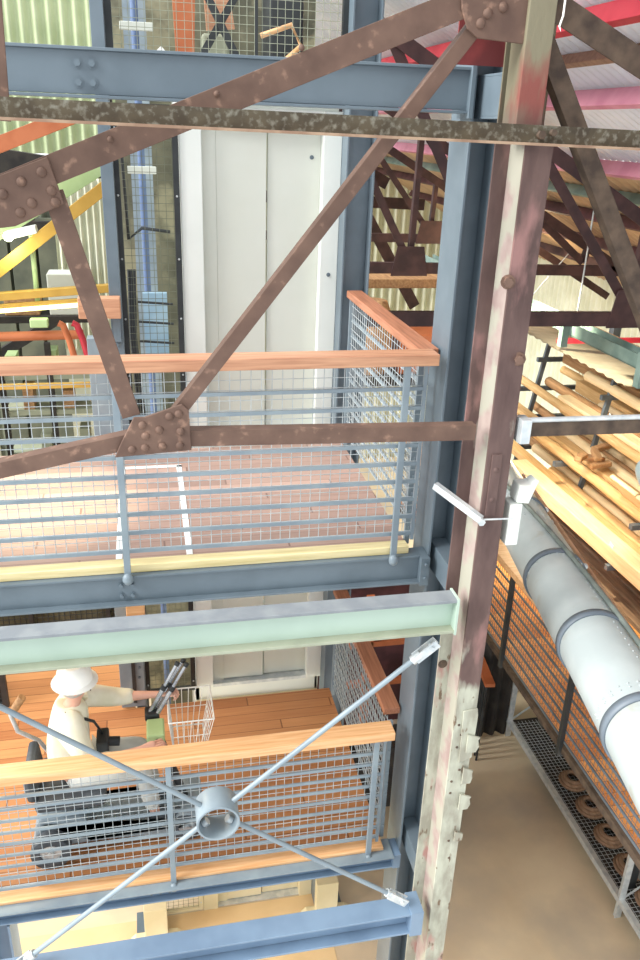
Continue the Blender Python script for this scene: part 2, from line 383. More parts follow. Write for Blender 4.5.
MB().box(1.5, 1.553, 3.95, 4.1, -4.77, -4.65).build('end_plate', blue_lo, t)
for x in (-.16, -.10, -.04): bolt(t, (x, 4.0, -4.72), (0, -1, 0), .0085)
# pale green beam and the low blue beam, in the plane of the brown truss
t = thing('steel_beam', (.3, 3.48, -2.41), 'pale mint green steel beam crossing below the upper deck', 'beam')
MB().box(-1.7, 1.5, 3.42, 3.43, -2.395, -2.227).build('web', mint, t)
MB().box(-1.7, 1.5, 3.365, 3.47, -2.227, -2.21).build('top_flange', mint_top, t, bevel=.002)
MB().box(-1.7, 1.5, 3.365, 3.47, -2.412, -2.395).build('bottom_flange', olive, t, bevel=.002)
B(1.494, 1.506, 3.36, 3.48, -2.42, -2.205).build('end_plate', mint, t)
t = thing('steel_beam', (.3, 3.46, -4.66), 'blue steel beam along the very bottom of the frame', 'beam')
MB().box(-1.9, 1.44, 3.43, 3.442, -4.64, -4.50).box(-1.9, 1.44, 3.36, 3.5, -4.50, -4.485).box(-1.9, 1.44, 3.36, 3.5, -4.66, -4.645).build('channel', blue_lo, t, bevel=.002)
B(1.43, 1.508, 3.35, 3.51, -4.67, -4.47).build('end_plate', blue_lo, t)
# short stubs tying the column back to the post
for z0, z1, lb in ((.06, .25, 'short blue-grey steel stub tying the column to the post near the roof'), (-2.42, -2.25, 'short blue-grey steel stub tying the column to the post under the upper deck'),
                   (-4.66, -4.49, 'short blue steel stub tying the column to the post at the lower deck')):
    o = MB().box(1.60, 1.70, 3.60, 4.12, z1-.012, z1).box(1.60, 1.70, 3.60, 4.12, z0, z0+.012).box(1.60, 1.612, 3.60, 4.12, z0+.012, z1-.012).build('connecting_stub', blue, bevel=.002)
    tag(o, lb, 'beam', 'stubs between column and post')

# ------------------------------------------------------------------ X bracing below the green beam
t = thing('cross_brace', (.245, 3.40, -3.6), 'grey steel rod cross brace with a round hub ring in front of the lower rail', 'brace')
MB().ring((.245, 3.42, -3.50), (0, 1, 0), .118, .106, .16, 40).build('hub_ring', rail_m, t, bevel=.001)
for q, a in (((1.42, 3.42, -2.50), 1), ((-.93, 3.42, -2.52), 1), ((-.93, 3.42, -4.48), 1), ((1.40, 3.42, -4.43), 1)):
    c = V((.245, 3.42, -3.50)); q = V(q); d = (q-c).normalized()
    rod = T([c+d*.095, q-d*.10], .015).build('rod', rail_m, t)
    MB().tube([c+d*.07, c+d*.10], .024, 6).build('nut', galv, rod)
    s = d.cross(V((0, 1, 0)))
    MB().bar(q-d*.14+V((0, -.018, 0)), q+d*.01+V((0, -.018, 0)), .008, .05, s).bar(q-d*.14+V((0, .018, 0)), q+d*.01+V((0, .018, 0)), .008, .05, s).tube([q-d*.16, q-d*.10], .026, 8).build('clevis', galv, t)
    MB().tube([q-d*.03+V((0, -.035, 0)), q-d*.03+V((0, .035, 0))], .013, 8).build('pin', galv, t)

# ------------------------------------------------------------------ brown post
t = thing('steel_post', (1.6, 3.48, GR), 'old brown flaking steel post with pinkish edge, right of the decks', 'post')
B(1.575, 1.70, 3.40, 3.414, GR+.02, -.02).build('front_flange', postm, t, bevel=.002)
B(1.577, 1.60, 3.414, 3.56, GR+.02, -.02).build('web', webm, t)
B(1.50, 1.615, 3.36, 3.50, -.02, .75).build('upper_member', postm, t, bevel=.004)
B(1.30, 1.62, 3.572, 3.582, .255, .62).build('red_lead_plate', redlead, t)
B(1.508, 1.72, 3.56, 3.572, GR+.02, .75).build('rear_flange', postm, t)
B(1.45, 1.78, 3.34, 3.62, GR, GR+.02).build('foot_plate', postm, t)
# torn plates left along the right edge low down
for z0, z1, xo in ((-3.36, -3.48, .02), (-3.12, -3.25, .035), (-3.56, -3.68, .03), (-3.85, -3.93, .012)):
    pl = [(1.66, z1), (1.70+xo*.5, z1), (1.70+xo, z1+(z0-z1)*.3), (1.70+xo*.7, z0-(z0-z1)*.35), (1.70+xo, z0-.03), (1.66, z0)]
    MB().prism(pl, 3.376, 3.388).build('torn_plate', postm, t)
MB().prism([(1.62, -2.96), (1.702, -2.95), (1.71, -3.0), (1.705, -3.30), (1.63, -3.33)], 3.390, 3.3995).build('cover_plate', postm, t, bevel=.002)
for x, z in ((1.60, -.60), (1.70, -.95)): bolt(t, (x-.03, 3.40, z), (-.3, -1, 0), .022, .03, rust)
for x, z in ((1.625, -1.50), (1.625, -1.66)): MB().ball((x, 3.40, z), .018, 10, 6).build('rivet', postm, t)
B(1.598, 1.65, 3.39, 3.399, -1.75, -1.42).build('backing_plate', postm, t, bevel=.002)
bolt(t, (1.535, 3.56, -2.75), (0, -1, 0), .018, .01, rustdark)
for i in range(9): MB().ball((1.60+random.random()*.08, 3.40, -2.95-random.random()*1.2), .008, 8, 6).build('rivet', rustdark, t)

# ------------------------------------------------------------------ brown truss in front
Y = 3.40
t = thing('roof_truss', (.6, Y, -1.4), 'large red-brown riveted roof truss with gusset plates across the foreground', 'truss')
tr = lambda nm, p, q, w, f=.06, s=1, mt=rust, dy=0: angle(MB(), (p[0], Y+dy, p[1]), (q[0], Y+dy, q[1]), w, .010, f, s).build(nm, mt, t, bevel=.002)
tr('rafter', (-.75, -.355), (1.45, .535), .105)
tr('rafter', (1.60, .475), (2.9, -.10), .10, mt=rustdark)
tr('diagonal_brace', (-.325, -.26), (-.085, -1.17), .078, dy=.012, s=-1)
tr('diagonal_brace', (.10, -1.18), (1.33, .40), .058, dy=.012)
tr('diagonal_brace', (1.585, .38), (2.42, -.95), .078, dy=.012, mt=rustdark, s=-1)
tr('tie_beam', (-.95, -1.45), (-.10, -1.28), .072)
tr('tie_beam', (.05, -1.275), (1.50, -1.305), .075)
tr('tie_beam', (1.72, -1.30), (2.9, -1.31), .072, mt=rustdark)
tr('hanger', (-.475, -.02), (-.455, .62), .055, mt=rust, dy=.0)
g = MB().prism([(-.165, -1.345), (.165, -1.325), (.158, -1.14), (.13, -1.112), (-.03, -1.165), (-.075, -1.165), (-.13, -1.27)], Y-.022, Y-.008).build('gusset_plate', rust, t, bevel=.003)
for x, z in ((-.04, -1.20), (.075, -1.165), (-.03, -1.25), (.03, -1.225), (.115, -1.155), (-.09, -1.31), (-.035, -1.305), (.04, -1.30), (.115, -1.30), (.12, -1.235)): rivet(g, x, Y-.022, z, .0185)
g = MB().prism([(-.75, -.42), (-.47, -.385), (-.285, -.30), (-.33, -.135), (-.75, -.30)], Y-.024, Y-.008).build('gusset_plate', rust, t, bevel=.003)
for x, z in ((-.355, -.19), (-.325, -.255), (-.315, -.295), (-.43, -.225), (-.40, -.30), (-.445, -.335), (-.50, -.27), (-.56, -.36)): rivet(g, x, Y-.024, z, .019)
g = MB().prism([(1.225, .52), (1.235, .43), (1.265, .365), (1.31, .335), (1.50, .325), (1.52, .45), (1.52, .60), (1.225, .60)], Y-.022, Y-.008).build('gusset_plate', rust, t, bevel=.003)
for x, z in ((1.34, .42), (1.315, .385), (1.40, .445), (1.33, .49), (1.43, .51)): rivet(g, x, Y-.022, z, .02)
for x, z in ((-.1, -.07), (.62, .27), (.30, .1)): MB().ball((x, Y-.006, z), .012, 8, 6).build('rivet', rust, t)
# horizontal dusty angle brace close to the eye
t = thing('bracing_angle', (.7, 3.28, 0), 'rusty dust-covered horizontal angle bar across the top of the picture', 'beam')
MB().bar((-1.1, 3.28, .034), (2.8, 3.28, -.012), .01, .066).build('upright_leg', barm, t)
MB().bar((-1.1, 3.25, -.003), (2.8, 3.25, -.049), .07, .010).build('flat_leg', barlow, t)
MB().tube([(1.57, 3.272, 0), (1.57, 3.25, 0)], .018, 6).build('bolt', rustdark, t); MB().tube([(1.62, 3.272, .01), (1.62, 3.25, .01)], .014, 6).build('bolt', rustdark, t)
# galvanised pipe and clamp on the right tie
t = thing('conduit_pipe', (2.2, 3.36, -1.26), 'thin galvanised pipe running on top of the brown tie, right of the post', 'pipe')
T([(1.74, 3.40, -1.252), (2.9, 3.40, -1.262)], .013).build('pipe', galv, t)
B(1.715, 1.765, 3.36, 3.45, -1.36, -1.24).build('clamp', galv, t, bevel=.003)
t = thing('strut_clamp', (1.5, 3.38, -1.75), 'galvanised channel strut clamped across the brown post', 'clamp')
MB().bar((1.40, 3.60, -1.66), (1.57, 3.37, -1.755), .035, .035).build('channel', galv, t, bevel=.003)
MB().tube([(1.565, 3.345, -1.76), (1.565, 3.40, -1.755)], .02, 6).build('nut', galv, t)
T([(1.57, 3.37, -1.755), (1.74, 3.37, -1.76)], .005).build('threaded_rod', galv, t)
t = thing('floodlight', (1.79, 3.43, -1.95), 'white floodlight head on a white control box beside the brown post', 'lamp')
B(1.735, 1.80, 3.40, 3.50, -1.93, -1.70).build('control_box', white2, t, bevel=.006)
MB().prism([(1.765, -1.69), (1.83, -1.70), (1.87, -1.575), (1.84, -1.60), (1.775, -1.60)], 3.40, 3.50).build('lamp_head', white2, t, bevel=.006)
T([(1.78, 3.45, -1.70), (1.79, 3.45, -1.67)], .015).build('bracket', galv, t)
t = tag(T([(1.615, 3.30, .62), (1.615, 3.30, .42), (1.605, 3.30, .385), (1.615, 3.30, .365), (1.628, 3.30, .385), (1.618, 3.30, .42), (1.622, 3.30, .62)], .004, 6).build('hanging_cord', whitewire), 'pale looped cord hanging from the top edge, right of the post', 'cord')

# ------------------------------------------------------------------ decks
t = thing('upper_deck', (0, 4.9, UP-.05), 'upper timber deck of rose-brown boards in front of the lift', 'deck')
B(-3, 1.44, 4.10, 5.78, UP-.04, UP).build('floorboards', upfloor, t)
B(-3, 1.44, 4.02, 4.10, UP-.035, UP+.012).build('edge_board', edgewood, t, bevel=.003)
for x in (-1.5, -.5, .5): B(x-.03, x+.03, 4.1, 5.78, UP-.16, UP-.04).build('joist', blue, t)
t = thing('floor_tape', (0, 4.8, UP), 'white tape rectangle stuck on the upper deck', 'tape')
m = MB().box(-.235, -.20, 4.12, 5.45, UP+.001, UP+.003).box(-.235, .19, 5.42, 5.46, UP+.001, UP+.003).box(.155, .19, 4.12, 5.45, UP+.001, UP+.003)
m.build('tape_strip', tapem, t)
t = thing('lower_deck', (0, 4.9, LO-.05), 'lower timber deck of orange boards in front of the lift', 'deck')
MB().box(-3.2, 1.44, 4.10, 5.80, LO-.04, LO).box(-3.2, -.26, 5.80, 6.98, LO-.04, LO).build('floorboards', lofloor, t)
B(-3.2, 1.44, 4.0, 4.10, LO-.02, LO+.002).build('edge_board', handwood_y, t, bevel=.003)
for x in (-1.5, -.5, .5): B(x-.03, x+.03, 4.1, 5.8, LO-.16, LO-.04).build('joist', blue_lo, t)

def mesh_panel(o, u, v, W, Hh, su=.055, sv=.055, r=.0023, n=5):
    m = MB(); o, u, v = V(o), V(u).normalized(), V(v).normalized()
    for i in range(int(W/su)+1): m.tube([o+u*(i*su), o+u*(i*su)+v*Hh], r, n, False)
    for j in range(int(Hh/sv)+1): m.tube([o+v*(j*sv), o+v*(j*sv)+u*W], r, n, False)
    return m

def front_rail(z, ztop, x1, posts, label, hw, nb, first):
    t = thing('guard_rail', (0, 4.0, z-.1), label, 'railing')
    B(-2.4, x1, 3.96, 4.09, ztop-.062, ztop).build('handrail', hw, t, bevel=.005)
    y = 4.02
    xe = x1-.05
    mesh_panel((-2.35, y+.008, z+.11), (1, 0, 0), (0, 0, 1), xe+2.35, ztop-.09-z-.10).build('mesh_panel', wire_m, t)
    zz = [z+.10+(ztop-.20-z-.10)*i/(nb-1) for i in range(nb)]
    for q in zz: MB().bar((-2.38, y, q), (xe, y, q), .012, .020).build('rail_bar', rail_m, t)
    for x in posts:
        MB().box(x-.018, x+.018, y-.045, y-.022, z-.06, ztop-.062).build('post', rail_m, t, bevel=.002)
        f = MB().ball((x, y-.05, z-.045), .03, 10, 8, 1, .8, 1.2).build('foot', rail_m, t)
    MB().bar((xe, y, z+.06), (xe, y, ztop-.062), .02, .02, (1, 0, 0)).build('end_bar', rail_m, t)
    return t
front_rail(UP, -1.075, 1.50, (-1.6, -.17, 1.335), 'upper deck guard rail with timber handrail and wire mesh', handwood, 9, 1)
front_rail(LO, -3.57, 1.44, (-1.5, -.01, 1.325), 'lower deck guard rail with yellow pine handrail and wire mesh', handwood_y, 9, 1)
def side_rail(z, ztop, label, x=1.46):
    t = thing('side_rail', (x, 5, z-.05), label, 'railing')
    B(x-.03, x+.083, 4.105 if z > -3 else 4.2, 5.79, ztop-.05, ztop).build('handrail', handwood_r, t, bevel=.005)
    mesh_panel((x, 4.15, z+.08), (0, 1, 0), (0, 0, 1), 1.6, ztop-.06-z-.08).build('mesh_panel', wire_m, t)
    for i in range(9):
        q = z+.08+(ztop-.2-z-.08)*i/8
        MB().bar((x+.008, 4.12, q), (x+.008, 5.76, q), .01, .018).build('rail_bar', rail_m, t)
    for y in (4.14, 5.74): B(x-.015, x+.015, y-.012, y+.012, z-.03, ztop-.05).build('post', rail_m, t)
side_rail(UP, -1.08, 'upper side rail running back to the lift with reddish timber top')
side_rail(LO, -3.57, 'lower side rail running back to the lift with reddish timber top')
tag(T([(-1.0, 4.1, LO-.22), (-.35, 4.1, LO-.20), (-.30, 4.1, LO-.17)], .012).build('conduit', galv), 'thin grey conduit fixed under the lower deck beam', 'pipe')

# ------------------------------------------------------------------ lift tower
t = thing('lift_tower', (.7, 6.2, GR), 'cream white lift tower with mesh side panels behind both decks', 'lift')
for z0, z1, nm in ((UP, .10, 'u'), (LO, UP-.22, 'l'), (GR, LO-.22, 'g')):
    jm = white2 if nm != 'g' else beige
    B(.27, .42, 5.98, 6.10, z0, z1).build('left_jamb', jm, t, bevel=.004)
    B(1.265, 1.395, 5.98, 6.10, z0, z1).build('right_jamb', jm, t, bevel=.004)
    B(.42, 1.265, 6.0, 6.10, z1-.12, z1).build('lintel', jm, t, bevel=.003)
    mt = white if nm != 'g' else beige
    B(.42, .52, 6.05, 6.07, z0, z1-.12).build('filler_strip', mt, t)
    B(.52, .875, 6.055, 6.08, z0+.02, z1-.12).build('door_panel', mt, t, bevel=.004)
    B(.885, 1.265, 6.075, 6.10, z0+.02, z1-.12).build('door_panel', mt, t, bevel=.004)
    B(.42, 1.265, 6.0, 6.09, z0-.02, z0+.012).build('door_sill', galv, t)
    B(.27, 1.39, 6.10, 7.4, z1, z1+.2).build('floor_slab', white2, t)
B(1.37, 1.40, 6.1, 7.4, GR, .1).build('side_wall', white, t)
B(.27, .30, 6.1, 7.4, GR, .1).build('side_wall', white, t)
bolt(t, (1.20, 6.075, -.20), (0, -1, 0), .010, .008); bolt(t, (1.33, 5.98, -1.0), (0, -1, 0), .010, .008)
for z0, z1 in ((UP, .10), (LO, UP-.22), (GR+.05, LO-.22)):
    f = MB().box(-.165, -.13, 5.96, 6.0, z0, z1).box(.225, .265, 5.96, 6.0, z0, z1).box(-.13, .225, 5.96, 6.0, z1-.03, z1).box(-.13, .225, 5.96, 6.0, z0, z0+.03).build('mesh_frame', black if z0 > GR+.1 else beige, t)
    mesh_panel((-.13, 5.985, z0+.03), (1, 0, 0), (0, 0, 1), .355, z1-z0-.06, .05, .05, .0018, 4).build('mesh', meshm, f)
    k = 0; q = z0+.1
    while q < z1-.1:
        for x in (-.147, .245): MB().ball((x, 5.958, q), .008, 6, 4).build('screw', galv, f)
        q += .42
# the shaft behind the mesh and its machinery
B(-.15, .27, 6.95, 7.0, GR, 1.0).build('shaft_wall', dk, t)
T([(.02, 6.6, GR), (.02, 6.6, 1.0)], .028).build('guide_hose', pvcblue, t)
B(-.06, .10, 6.72, 6.78, -3.9, .9).build('guide_rail', scoot, t)
for z, w in ((-.35, .14), (.55, .16)): B(-.08, -.08+w+.06, 6.30, 6.34, z, z+.05).build('switch_box', white, t, bevel=.004)
T([(-.12, 6.3, 0), (-.10, 6.3, -.8), (0, 6.3, -.72), (.2, 6.35, -.75)], .012).build('cable', black, t)
for i in range(3): T([(-.11+i*.02, 6.2, -1.0), (-.12+i*.015, 6.2, -1.5), (-.09+i*.02, 6.2, -2.2)], .012).build('cable', black, t)
B(-.02, .16, 6.35, 6.4, -1.75, -1.2).build('counterweight', wrap, t)
for z in (-1.25, -1.4, -1.55, -1.7): T([(-.06, 6.28, z), (.2, 6.28, z-.02)], .009).build('cable', black, t)
# mesh box at the head of the tower
f = MB().box(-.16, 1.42, 5.94, 5.99, .13, .24).box(-.17, -.12, 5.94, 5.99, .24, 1.0).box(1.36, 1.42, 5.94, 5.99, .24, 1.0).box(.78, .80, 5.96, 5.99, .24, 1.0).build('head_frame', black, t)
mesh_panel((-.12, 5.975, .24), (1, 0, 0), (0, 0, 1), 1.48, .74, .05, .05, .0018, 4).build('mesh', olive, f)
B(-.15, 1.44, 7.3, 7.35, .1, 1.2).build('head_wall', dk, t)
B(.95, 1.2, 6.5, 6.9, .3, 1.0).build('motor_housing', black, t, bevel=.02)
MB().bar((.45, 6.4, .9), (.75, 6.4, .35), .03, .05).bar((.42, 6.42, .35), (.8, 6.42, .95), .03, .05).build('cross_strut', black, t)
MB().prism([(.30, .35), (.42, .4), (.44, .9), (.28, .8)], 6.5, 6.55).build('cover_plate', orange, t)
MB().prism([(.52, .6), (.72, .62), (.66, .95), (.50, .9)], 6.6, 6.65).build('cover_plate', handwood, t)
MB().bar((-.02, 6.3, .25), (.2, 6.3, .45), .02, .04).bar((.05, 6.3, .22), (.25, 6.3, .4), .02, .02).build('cable_tray', whitewire, t)
T([(.85, 6.2, .55), (1.05, 6.15, .62), (1.12, 6.15, .50), (.95, 6.2, .35)], .018).build('control_cable', handwood_y, t)
B(.5, .7, 6.8, 6.9, .3, .6).build('gearbox', olive, t, bevel=.02)
# ground floor: plinth and small grille at the base of the tower
for x, lb in ((-.205, 'rough pale concrete footing under the left lift column'), (1.5, 'rough pale concrete footing under the right lift column')):
    t = thing('concrete_footing', (x, 5.9, GR), lb, 'footing')
    MB().prism([(x-.26, GR), (x+.26, GR), (x+.2, GR+.05), (x-.2, GR+.06)], 5.56, 5.80).build('mound', beige, t, bevel=.01)
    B(x-.11, x+.11, 5.70, 5.80, GR+.05, GR+.45).build('column_guard', beige, t, bevel=.004)
struct('lamplit_floor_1', B(-3, 1.5, 3.3, 5.98, GR, GR+.004), lamplit_tan)  # thin floor sheet under the decks, its tan carries the warm lamp light

# ------------------------------------------------------------------ person on a mobility scooter
SX, SY = -.52, 4.50
t = thing('mobility_scooter', (SX, SY, LO), 'dark grey mobility scooter with white wire basket on the lower deck', 'scooter')
def wheel(x, y, r, w):
    o = MB().ring((x, y, LO+r), (0, 1, 0), r, r*.55, w, 24).build('wheel', rubber, t, bevel=.004)
    MB().tube([(x, y-w*.3, LO+r), (x, y+w*.3, LO+r)], r*.56, 16).tube([(x, y-w*.55, LO+r), (x, y+w*.55, LO+r)], r*.18, 10).build('hub', galv, o)
wheel(SX-.28, SY-.24, .13, .09); wheel(SX-.28, SY+.24, .13, .09); wheel(SX+.62, SY-.16, .11, .07); wheel(SX+.62, SY+.16, .11, .07)
MB().prism([(SX-.40, LO+.16), (SX-.36, LO+.34), (SX-.06, LO+.34), (SX+.0, LO+.14), (SX+.5, LO+.12), (SX+.55, LO+.20), (SX+.62, LO+.24), (SX+.74, LO+.22), (SX+.74, LO+.10), (SX-.38, LO+.08)], SY-.19, SY+.19).build('chassis', scoot, t, bevel=.03)
T([(SX-.16, SY, LO+.3), (SX-.16, SY, LO+.45)], .035).build('seat_post', black, t)
B(SX-.36, SX+.10, SY-.23, SY+.23, LO+.43, LO+.52).build('seat', rubber, t, bevel=.035)
MB().prism([(SX-.40, LO+.50), (SX-.33, LO+.50), (SX-.35, LO+.70), (SX-.42, LO+.70)], SY-.20, SY+.20).build('backrest', rubber, t, bevel=.03)
a = T([(SX-.30, SY+.30, LO+.46), (SX-.37, SY+.30, LO+.60), (SX-.50, SY+.30, LO+.70), (SX-.53, SY+.30, LO+.84), (SX-.44, SY+.30, LO+.98)], .016).build('push_handle', galv, t)
T([(SX-.52, SY+.30, LO+.86), (SX-.44, SY+.30, LO+.985)], .028).build('grip', timber_b, a)
a = T([(SX+.62, SY, LO+.2), (SX+.46, SY, LO+.78)], .028).build('tiller', black, t)
MB().tube([(SX+.43, SY-.20, LO+.80), (SX+.45, SY-.1, LO+.82), (SX+.45, SY+.1, LO+.82), (SX+.43, SY+.26, LO+.80)], .014).build('handlebar', black, t)
B(SX+.38, SX+.50, SY-.09, SY+.09, LO+.78, LO+.86).build('control_panel', lgreen, t, bevel=.012)
m = MB(); c0 = (SX+.555, SX+.77, SY-.04, SY+.22, LO+.66); c1 = (SX+.53, SX+.83, SY-.08, SY+.28, LO+.94)
def P8(c, i): return V([(c[0], c[2], c[4]), (c[1], c[2], c[4]), (c[1], c[3], c[4]), (c[0], c[3], c[4])][i % 4])
for i in range(4):
    for c in (c0, c1): m.tube([P8(c, i), P8(c, i+1)], .005, 6)
    for k in range(6): f = k/6; m.tube([P8(c0, i).lerp(P8(c0, i+1), f), P8(c1, i).lerp(P8(c1, i+1), f)], .0028, 5)
    m.tube([P8(c0, i).lerp(P8(c1, i), .5), P8(c0, i+1).lerp(P8(c1, i+1), .5)], .0028, 5)
for k in range(1, 6): f = k/6; m.tube([P8(c0, 0).lerp(P8(c0, 1), f), P8(c0, 3).lerp(P8(c0, 2), f)], .0028, 5)
m.build('basket', whitewire, t)

def skinned(name, joints, edges, mat, parent, sub=2, root=0):
    me = bpy.data.meshes.new(name); org = V(ORG[parent.name])
    me.from_pydata([V(j[0])-org for j in joints], edges, []); me.update(); me.materials.append(mat)
    o = bpy.data.objects.new(name, me); COL.objects.link(o); o.parent = parent; ORG[o.name] = tuple(org)
    sm = o.modifiers.new('Skin', 'SKIN'); sm.use_smooth_shade = True
    for i, j in enumerate(joints):
        r = j[1]; me.skin_vertices[0].data[i].radius = (r if isinstance(r, tuple) else (r, r)); me.skin_vertices[0].data[i].use_root = (i == root)
    s = o.modifiers.new('Sub', 'SUBSURF'); s.levels = sub; s.render_levels = sub
    return o
p = thing('person', (SX-.08, SY, LO+.52), 'seated person in cream shirt and white hat on the scooter, holding a tripod', 'person')
px, py = SX-.10, SY
pel = V((px-.02, py, LO+.62)); wst = V((px-.04, py, LO+.78)); che = V((px-.01, py, LO+.98)); nek = V((px+.03, py, LO+1.12)); hed = V((px+.06, py, LO+1.27))
hn = V((SX+.40, SY-.17, LO+.84)); hf = V((SX+.50, SY+.19, LO+.98))
J = [(pel, .13), (wst, .11), (che, .12), (nek, .055), (nek+V((.01, 0, .06)), .05), (hed, .088), (hed+V((.0, 0, .07)), .08)]
Ed = [(0, 1), (1, 2), (2, 3), (3, 4), (4, 5), (5, 6)]
def limb(pts, start):
    k = start
    for q in pts: J.append(q); Ed.append((k, len(J)-1)); k = len(J)-1
    return k
def hand(h, d, up, side):
    """palm and five bent fingers closing on what is held"""
    d, up = V(d).normalized(), V(up).normalized(); s = d.cross(up).normalized()
    ob = []
    for i, (off, ln) in enumerate(((-.033, .060), (-.011, .072), (.012, .068), (.033, .052))):
        b = h+d*.055+s*off; ob.append([b-d*.02, b+d*ln*.5+up*.006, b+d*ln*.75-up*ln*.35, b+d*ln*.5-up*ln*.7])
    tb = h+s*(-.035*side)+d*.01; ob.append([h, tb, tb+d*.03-up*.02+s*(-.012*side), tb+d*.05-up*.04])
    return ob
fing = []
for sy, hd, upv in ((-1, hn, (0, 0, 1)), (1, hf, (0, 0, 1))):
    sh = V((px+.02, py+sy*.19, LO+1.05)); el = V((px+.13, py+sy*.26, LO+.83)) if sy < 0 else V((px+.28, py+.27, LO+.93))
    d = (hd-el).normalized(); wr = hd-d*.06
    k = limb([(che+V((0, sy*.09, .08)), .07), (sh, .062), (sh.lerp(el, .55), .05), (el, .042), (el.lerp(wr, .5), .036), (wr, .026), (hd, (.040, .018)), (hd+d*.05, (.040, .014))], 2)
    fing += hand(hd, d, upv, sy)
for sy in (-1, 1):
    hp = pel+V((.02, sy*.09, -.02)); kn = V((px+.44, py+sy*.11, LO+.62)); an = V((px+.50, py+sy*.11, LO+.22)); to = V((px+.66, py+sy*.12, LO+.165))
    limb([(hp, .09), (hp.lerp(kn, .5), .078), (kn, .058), (kn.lerp(an, .4), .052), (an, .036), (to, .032)], 0)
skinned('body', J, Ed, skin, p)
for q in fing: MB().tube(q, [.0095, .009, .008, .006], 8).build('finger', skin, p)
# face
MB().ball(hed+V((.092, 0, -.0)), .014, 8, 6, 1, .8, 1.5).build('nose', skin, p)
for sy in (-1, 1):
    MB().ball(hed+V((.078, sy*.03, .022)), .011, 8, 6).build('eye', rubber, p)
    MB().ball(hed+V((-.005, sy*.086, .0)), .022, 8, 6, .7, .4, 1.2).build('ear', skin, p)
MB().ball(hed+V((.083, 0, -.045)), .02, 8, 6, .3, 1.1, .3).build('mouth', maroon, p)
MB().ball(hed+V((-.022, 0, .012)), .098, 16, 10, .95, .97, 1.0).build('hair', hairm, p)
h = MB()
h.tube([hed+V((-.01, 0, .03)), hed+V((-.01, 0, .06)), hed+V((-.01, 0, .115)), hed+V((-.01, 0, .15))], [.118, .116, .104, .06], 24)
h.tube([hed+V((-.01, 0, .028)), hed+V((-.01, 0, .045))], [.148, .118], 24)
h.build('hat', hatm, p)
# clothes follow the limbs a little larger
J, Ed = [(pel+V((0, 0, -.02)), .155), (wst, .155), (che, .19), (nek+V((0, 0, -.02)), .105)], [(0, 1), (1, 2), (2, 3)]
for sy, hd in ((-1, hn), (1, hf)):
    sh = V((px+.02, py+sy*.19, LO+1.05)); el = V((px+.13, py+sy*.26, LO+.83)) if sy < 0 else V((px+.28, py+.27, LO+.93))
    limb([(che+V((0, sy*.09, .075)), .12), (sh, .098), (sh.lerp(el, .55), .08), (el, .07), (el.lerp(hd, .42), .052)], 2)
skinned('shirt', J, Ed, cream, p)
J, Ed = [(pel+V((0, 0, -.03)), .15), (pel+V((0, 0, .04)), .14)], [(0, 1)]
for sy in (-1, 1):
    hp = pel+V((.02, sy*.09, -.03)); kn = V((px+.44, py+sy*.11, LO+.62)); an = V((px+.50, py+sy*.11, LO+.25))
    limb([(hp, .105), (hp.lerp(kn, .5), .092), (kn, .074), (kn.lerp(an, .4), .068), (an, .062)], 0)
skinned('trousers', J, Ed, trous, p)
for sy in (-1, 1):
    an = V((px+.50, py+sy*.11, LO+.20))
    MB().ball(an+V((.07, 0, -.005)), .05, 14, 8, 2.6, 1.0, .95).build('shoe', rubber, p)
T([nek+V((-.05, -.10, .01)), che+V((.16, -.05, .02)), che+V((.20, .04, -.16)), wst+V((.20, .05, .02))], .010, 6).build('camera_strap', black, p)
t = thing('camera', (px+.19, py+.03, LO+.78), 'small black camera hanging on the strap of the seated person', 'camera')
B(px+.15, px+.23, py-.07, py+.09, LO+.72, LO+.83).build('camera_body', black, t, bevel=.012)
T([(px+.22, py+.01, LO+.775), (px+.30, py+.01, LO+.765)], .032, 16).build('lens', black, t)
t = thing('tripod', (SX+.44, SY+.17, LO+.82), 'folded silver and black camera tripod held over the scooter handlebar', 'tripod')
for dx, dy in ((0, 0), (.035, .03), (.05, -.02)):
    a = V((SX+.40+dx, SY+.14+dy, LO+.86)); b = V((SX+.60+dx*1.2, SY+.20+dy, LO+1.20))
    leg = T([a, a.lerp(b, .55)], .017, 12).tube([a.lerp(b, .55), b], .013, 12).build('leg', chrome, t)
    T([a.lerp(b, .5), a.lerp(b, .58)], .021, 12).build('leg_clip', black, leg); T([b, b+(b-a)*.06], .018, 10).build('foot', black, leg)
B(SX+.37, SX+.47, SY+.10, SY+.20, LO+.82, LO+.885).build('head', black, t, bevel=.015)

# mesh screen at the far left of the lower deck and the far left rails
t = thing('mesh_screen', (-1.8, 6.3, LO), 'dark wire mesh screen standing at the left edge of the lower deck', 'screen')
MB().box(-1.36, -1.31, 5.98, 6.02, LO, LO+1.1).box(-2.4, -1.36, 5.98, 6.02, LO+1.06, LO+1.1).box(-2.4, -1.36, 5.98, 6.02, LO, LO+.04).build('frame', black, t)
mesh_panel((-2.4, 6.0, LO+.03), (1, 0, 0), (0, 0, 1), 1.05, 1.05, .05, .05, .003, 5).build('mesh', black, t)
B(-2.4, -1.36, 6.03, 6.05, LO, LO+1.06).build('backing', dark, t)
t = thing('guard_rail', (-1.6, 6.9, LO), 'dark mesh guard rail across the back of the lower deck', 'railing')
B(-3.2, -.28, 6.86, 6.94, LO+1.1, LO+1.16).build('handrail', black, t)
mesh_panel((-3.2, 6.88, LO), (1, 0, 0), (0, 0, 1), 2.9, 1.1, .05, .05, .004, 4).build('mesh_panel', black, t)
B(-3.2, -.28, 6.91, 6.93, LO, LO+1.1).build('backing', olived, t)
for x in (-2.2, -1.2, -.5): B(x-.02, x+.02, 6.86, 6.9, LO, LO+1.1).build('post', black, t)
